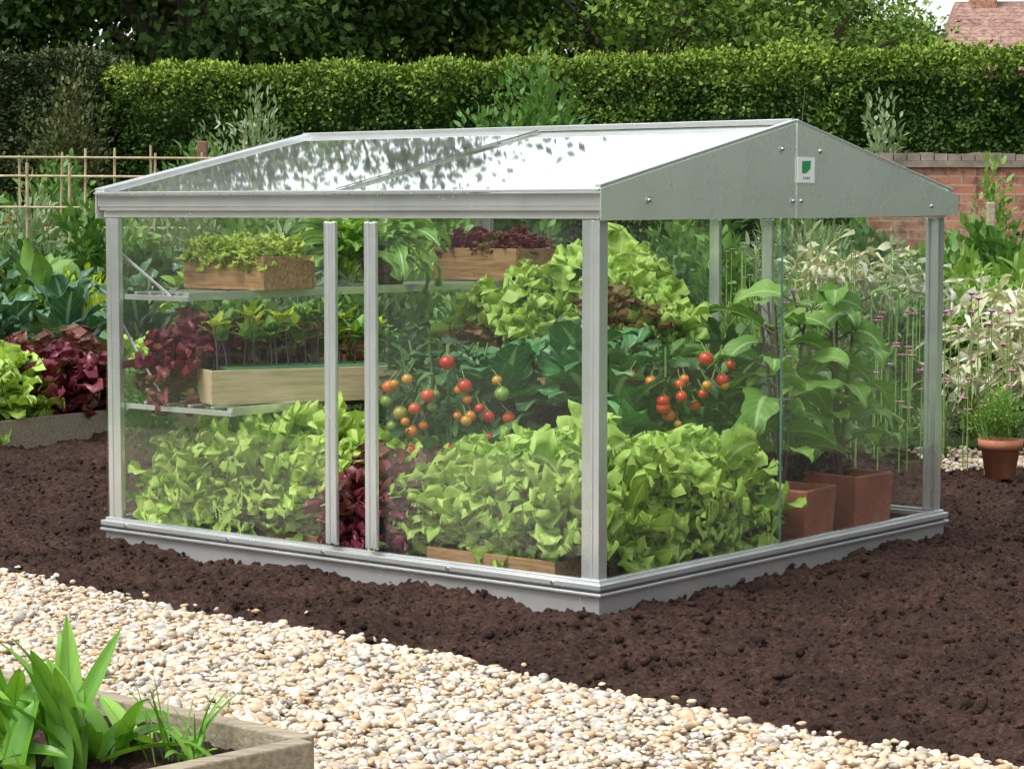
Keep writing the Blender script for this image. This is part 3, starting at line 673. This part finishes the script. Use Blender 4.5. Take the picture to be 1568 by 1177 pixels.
# ---------------------------------------------------------------- garden around
mb=MB();c0=np.array([-3.0,10.2]);u=np.array([.53,.848]);v=np.array([-.848,.53])
p=[c0,c0+u*5.2,c0+u*5.2+v*1.5,c0+v*1.5]
for i in range(4):
    a,b=p[i],p[(i+1)%4];mb.beam((a[0],a[1],.045),(b[0],b[1],.045),.04,.15 if i%2==0 else .148)
mb.add([(*(q),.08) for q in p],[(0,1,2,3)],1);mb.obj('raised_bed',[M['grey'],M['soil']],False)
def bedp(s_,t_,z=.08): q=c0+u*s_+v*t_;return (q[0],q[1],z)
for s_ in (.45,.75,1.0,1.15,2.1,2.4): put('lettuce',LT,*bedp(s_+.15,.28),1.35)
for s_,t_ in ((1.50,.26),(1.75,.24),(1.62,.48),(1.9,.38)): put('red_lettuce',LRd,*bedp(s_,t_),1.5)
for s_,t_,k in ((.9,.65,.95),(1.2,.75,1.05),(1.75,.85,1.1),(2.3,.8,1.1),(1.4,1.25,1.2),(2.1,1.3,1.1),(1.6,.65,.9),(2.9,.7,1.1),(3.4,.5,1.1),(3.9,.9,1.2),(4.5,.7,1.2)): put('kale_plant',KL,*bedp(s_,t_),k*1.2)
for x,y,k,t_ in ((-3.05,13.6,1.1,'big'),(-2.7,14.3,1.0,'big'),(-2.62,13.9,1.05,'yel'),(-2.32,13.4,1.0,'yel'),(-3.3,15.6,1.15,'dark'),(-2.9,16.2,1.2,'mid'),(-2.5,15.5,1.1,'dark'),(-3.8,15.8,1.1,'mid'),
    (-1.9,13.6,1.,'light'),(-1.3,12.6,1.0,'grey'),(-1.7,15.0,1.15,'mid'),(-1.1,14.0,1.1,'dark'),(-.6,12.2,1.,'mid'),(-.4,13.2,1.1,'light'),(0.0,11.6,.9,'grey'),(.3,12.6,1.1,'dark'),(-.8,11.4,.8,'dark'),(-.2,10.9,.8,'mid'),(-1.3,11.2,.8,'mid'),(-1.6,10.3,.5,'mid')):
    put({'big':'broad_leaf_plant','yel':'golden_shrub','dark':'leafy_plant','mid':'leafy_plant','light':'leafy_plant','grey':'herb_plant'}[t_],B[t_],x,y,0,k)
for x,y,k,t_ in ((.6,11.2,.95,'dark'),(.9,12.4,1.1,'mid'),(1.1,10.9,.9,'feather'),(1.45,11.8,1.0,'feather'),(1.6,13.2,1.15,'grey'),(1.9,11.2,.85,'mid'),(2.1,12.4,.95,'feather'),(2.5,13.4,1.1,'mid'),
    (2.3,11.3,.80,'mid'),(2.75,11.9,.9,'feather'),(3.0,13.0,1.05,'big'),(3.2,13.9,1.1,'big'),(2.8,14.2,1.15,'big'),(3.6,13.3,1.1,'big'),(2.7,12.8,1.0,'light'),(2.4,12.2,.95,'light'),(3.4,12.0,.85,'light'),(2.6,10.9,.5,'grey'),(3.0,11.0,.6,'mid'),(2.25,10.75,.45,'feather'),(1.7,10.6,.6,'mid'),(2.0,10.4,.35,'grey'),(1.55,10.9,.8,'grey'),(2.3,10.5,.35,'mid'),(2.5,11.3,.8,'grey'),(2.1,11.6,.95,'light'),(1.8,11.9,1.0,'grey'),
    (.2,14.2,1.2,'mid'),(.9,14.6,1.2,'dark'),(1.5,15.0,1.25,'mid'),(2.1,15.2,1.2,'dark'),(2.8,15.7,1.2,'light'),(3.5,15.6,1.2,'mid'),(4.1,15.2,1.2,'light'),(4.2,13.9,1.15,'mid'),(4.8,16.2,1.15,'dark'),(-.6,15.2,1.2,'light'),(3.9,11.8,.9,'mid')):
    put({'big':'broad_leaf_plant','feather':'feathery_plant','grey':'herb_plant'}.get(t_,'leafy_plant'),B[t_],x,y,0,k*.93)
for x,y,z,k in ((1.50,10.8,.80,.62),(1.72,10.9,.76,.64),(1.95,10.8,.74,.55),(2.22,10.5,.52,.75),(2.36,10.6,.60,.70),(2.12,10.4,.34,.55),(2.50,10.8,.64,.55),(2.30,10.4,.42,.6)): put('drying_onions',ST,x,y,z,k,.4)
def flowers(name,mat,pts,r=.022):
    mb=MB()
    for p in pts:
        mb.tube([(p[0],p[1],max(p[2]-.3,0)),tuple(p)],[.003,.002],4,1)
        n=9;leaves(mb,np.tile([p],(n,1)),np.arange(n)*.7,.7,r,r*.7,.5,3,3,OVAL,mat=0)
    mb.obj(name,[M[mat],M['stem']])
def rp(n,x0,x1,y0,y1,z0,z1): return np.column_stack([rng.uniform(x0,x1,n),rng.uniform(y0,y1,n),rng.uniform(z0,z1,n)])
flowers('purple_flowers','purple',rp(20,1.1,2.2,9.75,10.1,.40,.86),.036);flowers('pink_flowers','pink',rp(60,1.1,2.25,9.75,10.1,.22,.72),.028);flowers('white_flowers','white',rp(40,1.0,1.9,10.3,10.9,.7,1.0),.022)
flowers('orange_flowers','orange',np.vstack([rp(16,3.2,4.2,15.0,16.2,1.0,1.12),rp(14,-4.2,-3.0,16.4,17.2,1.0,1.1)]),.04)
for i in range(16): put('pea_plant',B['light']+B['feather'][1:]+B['grey'],-5.2+i*.30+rng.normal(0,.05),18.6+rng.normal(0,.5),0,rng.uniform(1.05,1.4))
for i in range(14): put('leafy_plant',B['mid']+B['light'],-5.4+i*.36,21.3+rng.normal(0,.5),0,rng.uniform(1.2,1.5))
for i in range(18): put('leafy_plant',B['mid']+B['dark'],-1+i*.55,18.2+rng.normal(0,.4),0,rng.uniform(.9,1.15))
mb=MB()
for x in (-4.6,-4.23,-3.86,-3.66,-3.41,-3.1,-3.06,-2.66,-2.3): mb.tube([(x+rng.normal(0,.03),19.6,0),(x,19.6,1.66+rng.normal(0,.05))],[.014,.011],6)
for z in (1.60,1.44,1.0): mb.tube([(-5.6,19.57,z),(-2.2,19.57,z-.02)],[.012,.012],6)
mb.tube([(-5,17.2,1.17),(-3.0,17.2,1.16)],.010,6)
for x in (-3.68,-3.36,-3.9): mb.tube([(x,17.23,0),(x+.02,17.23,1.5)],.012,6)
mb.obj('bamboo_fence',[M['bamboo']])
def shrub(name,x,y,h,r,mat,n=1500,Lf=.10,ratio=.5,open_=16):
    me=bush(mat,n,(r,r,h*.5),Lf,ratio,clumps=open_,up=.6,stemmat='bark')
    place(name,me,(x,y,0),rng.random()*6)
shrub('shrub',-2.52,22,2.35,.58,'g4',3600,.09,.35,26);shrub('shrub',.14,22,2.50,.70,'g1',3600,.11,.5,34);shrub('shrub',1.80,20,2.0,.28,'g1',700,.11)
shrub('sapling',3.25,20,2.05,.32,'g4',900,.10,.4);shrub('shrub',-.5,21,1.95,.35,'g2',700,.1);shrub('shrub',-1.25,20,1.85,.28,'g1',600,.1);shrub('shrub',-3.2,24,1.9,.5,'g1',900,.12)
shrub('shrub',3.75,17.8,1.50,.25,'g2',500,.09);shrub('shrub',2.6,21,1.9,.3,'g2',600,.1);shrub('shrub',-5.35,27.7,2.75,.60,'hedge2',4200,.08,.5,44);shrub('shrub',-4.9,25,1.7,.5,'g1',1200,.1)
mb=MB();mb.tube([(2.52,20,0),(2.50,20,1.4),(2.56,20,2.2)],[.01,.008,.004],5);mb.obj('garden_stake',[M['bark']])
px,py=2.10,9.72
mb=MB();mb.lathe([(0,0),(.062,0),(.082,.125),(.094,.126),(.097,.165),(.088,.166),(.082,.14),(0,.14)],32);mb.lathe([(0,.141),(.083,.141)],24,mat=1)
mb.obj('terracotta_pot',[M['terra'],M['soil']],loc=(px,py,.0));place('potted_basil',B['herb'][0],(px,py,.13),0,.86)
mb=MB();mb.box(0,8,0,.23,0,1.50);mb.box(-.03,8.03,-.03,.26,1.50,1.555,1)
for i in range(70): mb.box(-.02+i*.115,-.02+i*.115+.105,-.015,.245,1.557,1.615+rng.normal(0,.005),1)
mb.obj('brick_wall',[M['brick'],M['coping']],False,loc=(3.0,19.2,0),rot=R(1.5))
mb=MB();mb.box(-.03,.03,-.03,.03,0,1.2);mb.obj('wooden_post',[M['grey']],False,bevel=.01,loc=(3.55,16.9,0))
mb=MB();mb.box(-.045,.045,-.045,.045,0,1.75);mb.obj('wooden_post',[M['darkwood']],False,bevel=.01,loc=(-2.75,20.3,0))

# ---------------------------------------------------------------- hedges
def hedge_mesh(Lg,H,T,mats,dens=1300,top=True,lsz=.07):
    mb=MB();ins=.18
    mb.box(.1,Lg-.1,ins,T-ins,0,H-ins-.1,2)
    def surf(n,which):
        x=rng.uniform(0,Lg,n)
        if which=='f': z=rng.uniform(.05,H,n);y=np.full(n,0.);nr=np.array([0,-1,.25])
        elif which=='b': z=rng.uniform(.05,H,n);y=np.full(n,T);nr=np.array([0,1,.25])
        elif which=='l': z=rng.uniform(.05,H,n);y=rng.uniform(0,T,n);x=np.full(n,0.);nr=np.array([-1,0,.25])
        elif which=='r': z=rng.uniform(.05,H,n);y=rng.uniform(0,T,n);x=np.full(n,Lg);nr=np.array([1,0,.25])
        else: y=rng.uniform(0,T,n);z=np.full(n,H);nr=np.array([0,0,1.])
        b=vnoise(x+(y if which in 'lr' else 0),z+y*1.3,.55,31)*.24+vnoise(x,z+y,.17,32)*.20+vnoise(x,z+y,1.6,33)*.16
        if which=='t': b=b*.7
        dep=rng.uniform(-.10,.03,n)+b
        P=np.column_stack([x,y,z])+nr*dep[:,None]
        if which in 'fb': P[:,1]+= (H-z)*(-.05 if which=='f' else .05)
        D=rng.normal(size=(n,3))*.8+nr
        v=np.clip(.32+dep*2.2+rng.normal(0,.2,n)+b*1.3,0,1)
        L_=lsz*rng.uniform(.6,1.3,n)
        tp=z>H-.15-.5*rng.random(n)**3
        for mm,msk in ((0,~tp),(1,tp)):
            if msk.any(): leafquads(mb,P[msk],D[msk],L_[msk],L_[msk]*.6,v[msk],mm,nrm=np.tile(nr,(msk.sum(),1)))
    surf(int(Lg*H*dens),'f');surf(int(Lg*H*dens*.15),'b');surf(int(Lg*T*dens*1.0),'t');surf(int(T*H*dens),'l');surf(int(T*H*dens),'r')
    n=int(Lg*14);x=rng.uniform(0,Lg,n);y=rng.uniform(0,T,n);hh=rng.exponential(.08,n)+.04
    for i in range(6):
        P=np.column_stack([x+rng.normal(0,.015,n),y,H-.02+hh*i/5]);D=rng.normal(size=(n,3))*.6+np.array([0,0,1.])
        leafquads(mb,P,D,lsz*.9,lsz*.45,np.clip(rng.normal(.6,.2,n),0,1),1)
    return mb.mesh('hedge',mats)
ang=math.atan2(-4.4,10.8);hm=[M['hedge'],M['hedgetop'],M['hcore']]
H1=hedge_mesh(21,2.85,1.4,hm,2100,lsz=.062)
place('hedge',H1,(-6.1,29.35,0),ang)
H2=hedge_mesh(7,3.05,1.4,[M['hedge2'],M['hedge2'],M['hcore']],1700)
place('hedge',H2,(-5.45-7*math.cos(ang),28.5-7*math.sin(ang),0),ang)
H_reflect=hedge_mesh(30,3.0,1.2,hm,250,lsz=.16)
place('hedge',H_reflect,(15,-6,0),R(90));place('hedge',H_reflect,(-13,24,0),R(-90));place('hedge',H_reflect,(-13,-9,0),0)  # unseen side and rear hedges, added so glass and aluminium reflect green

# ---------------------------------------------------------------- trees
def tree_mesh(mat,R3,cz,n=38000,clumps=90,lsz=.17,trunk=.35):
    mb=MB();R3=np.array(R3)
    cd=unit(rng.normal(size=(clumps,3)));cc=cd*R3*rng.uniform(.45,.95,(clumps,1));cc[:,2]+=cz
    k=rng.integers(0,clumps,n);g=rng.normal(size=(n,3))*np.array([.75,.75,.5])*R3.mean()*.14
    P=cc[k]+g;D=rng.normal(size=(n,3))+unit(P-np.array([0,0,cz]))*.8+np.array([0,0,-.2])
    cv=rng.random(clumps)*.6
    v=np.clip(cv[k]+.20+g[:,2]*.45+rng.normal(0,.12,n),0,1)
    L_=lsz*rng.uniform(.6,1.3,n);leafquads(mb,P,D,L_,L_*.6,v,0)
    top=cz+R3[2]*.3
    mb.tube([(0,0,-.1),(.05,.05,top*.35),(-.1,.1,top*.7),(.1,0,top)],[trunk,trunk*.75,trunk*.5,trunk*.15],10,1)
    for i in range(0,clumps,3):
        z=rng.uniform(.35,.8)*top;mb.tube([(0,0,z),tuple((cc[i]+np.array([0,0,z]))*.5+np.array([0,0,.3])),tuple(cc[i])],[trunk*.3,trunk*.18,.03],6,1)
    return mb.mesh('tree',[M[mat],M['bark']])
TD=[tree_mesh('treeD',(4.6,4.2,5.2),7.0),tree_mesh('treeD',(4.2,4.2,4.8),6.4)]
TL=[tree_mesh('treeL',(3.6,3.6,3.6),4.6,30000,80,.14,.25),tree_mesh('treeL',(3.2,3.2,3.0),4.2,30000,80,.14,.25)]
for x,y,k in ((-14,39,1.05),(-9.6,40,1.1),(-5.6,39,1.0),(-1.6,41,1.0),(-7.4,48,1.2),(-3,48,1.15),(-19,43,1.1)):
    place('broadleaf_tree',TD[rng.integers(2)],(x,y,-.5),rng.random()*6,k)
for x,y,k in ((2.2,41,1.0),(5.0,43,.85),(6.4,50,.9),(3.6,50,1.1),(8.0,56,.85)):
    place('broadleaf_tree',TL[rng.integers(2)],(x,y,-.5),rng.random()*6,k)
place('broadleaf_tree',TL[1],(9.0,50,0),1,(.33,.33,.74))
for x,y,k in ((24,8,1.1),(23,18,1.1),(26,0,1.),(-22,10,1.1),(-23,2,1.),(-22,20,1.1)): place('broadleaf_tree',TD[0],(x,y,0),rng.random()*6,k)  # unseen trees added behind the side hedges to raise the green reflections

# ---------------------------------------------------------------- brick house
hs_=empty('brick_house',(14.9,62,0),R(-6))
mb=MB();mb.box(-3.2,6,-3,3,0,4.9);mb.obj('walls',[M['brick']],False,parent=hs_)
mb=MB()
V=[(-3.5,-3.4,4.7),(6.3,-3.4,4.7),(6.3,3.4,4.7),(-3.5,3.4,4.7),(-2.9,0,6.75),(6.0,0,6.75)]
mb.add(V,[(0,1,5,4),(2,3,4,5)]);mb.add(V,[(0,4,3),(1,2,5)]);mb.obj('roof',[M['tiles']],False,parent=hs_)
mb=MB();mb.box(-2.5,-1.8,-.35,.35,5.9,7.3);mb.box(-.9,-.1,-.35,.35,5.9,7.4)
for x in (-2.3,-2.0,-.7,-.3): mb.lathe([(.11,7.3),(.10,7.75)],10,(x,0,0))
mb.obj('chimneys',[M['brick']],False,parent=hs_)
mb=MB()
for x in (-2,0.4,3): 
    for z in (1,3.2): mb.box(x,x+1.1,-3.04,-3.0,z,z+1.3,0);mb.box(x+.06,x+.52,-3.06,-3.041,z+.06,z+1.24,1);mb.box(x+.58,x+1.04,-3.06,-3.041,z+.06,z+1.24,1)
mb.box(-.85,-.05,-3.04,-3.0,0,2.1,0)
mb.obj('windows_and_door',[M['paint'],M['window']],False,parent=hs_)

# ---------------------------------------------------------------- foreground raised bed
c0=np.array([-.392,4.27]);d1=np.array([math.cos(R(140)),math.sin(R(140))]);d2=np.array([math.cos(R(224)),math.sin(R(224))])
mb=MB()
def board(a,b,h0,h1,th=.045):
    mb.beam((a[0],a[1],(h0+h1)/2),(b[0],b[1],(h0+h1)/2),th,h1-h0)
board(c0+d1*.0,c0+d1*2.3,-.03,.148);board(c0+d2*.0225-d1*.0225,c0+d2*1.6-d1*.0225,-.03,.15)
board(c0+d1*2.3+d2*0,c0+d1*2.3+d2*1.6,-.03,.149)
mb.obj('raised_bed',[M['grey']],False,bevel=.004)
g=np.linspace(0,1,150);U,V_=np.meshgrid(g,g);X=c0[0]+d1[0]*U*2.3+d2[0]*V_*1.6;Y=c0[1]+d1[1]*U*2.3+d2[1]*V_*1.6;Z=.095+soil_h(X,Y)*.8
mb=MB();idx=np.arange(150*150).reshape(150,150);F=np.stack([idx[:-1,:-1],idx[:-1,1:],idx[1:,1:],idx[1:,:-1]],-1).reshape(-1,4)[:,::-1]
mb.add(np.stack([X,Y,Z],-1).reshape(-1,3),F,rnd=.5);mb.obj('raised_bed_soil',[M['soil']])
def strap(name,x,y,n,Ls,Ws,els=(45,88),bd=(.2,1.3),z=.09,az=None):
    mb=MB();a=rng.random(n)*6.28 if az is None else az+rng.normal(0,.5,n)
    leaves(mb,np.column_stack([rng.normal(0,.022,n),rng.normal(0,.022,n),np.zeros(n)]),a,np.radians(rng.uniform(*els,n)),rng.uniform(*Ls,n),rng.uniform(*Ws,n),rng.uniform(*bd,n),16,5,STRAP,.03,1.2,.40,rng.normal(0,.25,n))
    mb.obj(name,[M['strap']],loc=(x,y,z))
strap('strap_leaf_plant',-.84,4.26,11,(.22,.34),(.040,.060),(62,88),(.1,.9));strap('strap_leaf_plant',-.97,4.34,12,(.20,.33),(.040,.060));strap('strap_leaf_plant',-.90,4.15,9,(.16,.26),(.040,.060),(30,80));strap('strap_leaf_plant',-1.02,4.16,9,(.16,.28),(.040,.060));strap('strap_leaf_plant',-.80,4.34,8,(.16,.26),(.04,.055),(25,75),(.6,1.8))
strap('grass_tuft',-.645,4.33,20,(.10,.20),(.004,.010),(50,88),(.1,.9));strap('strap_leaf_plant',-.60,4.28,7,(.06,.11),(.018,.026),(40,85));strap('strap_leaf_plant',-.74,4.42,6,(.12,.18),(.04,.055),(20,60))
print('verts',sum(len(o.data.vertices) for o in bpy.data.objects if o.type=='MESH'))
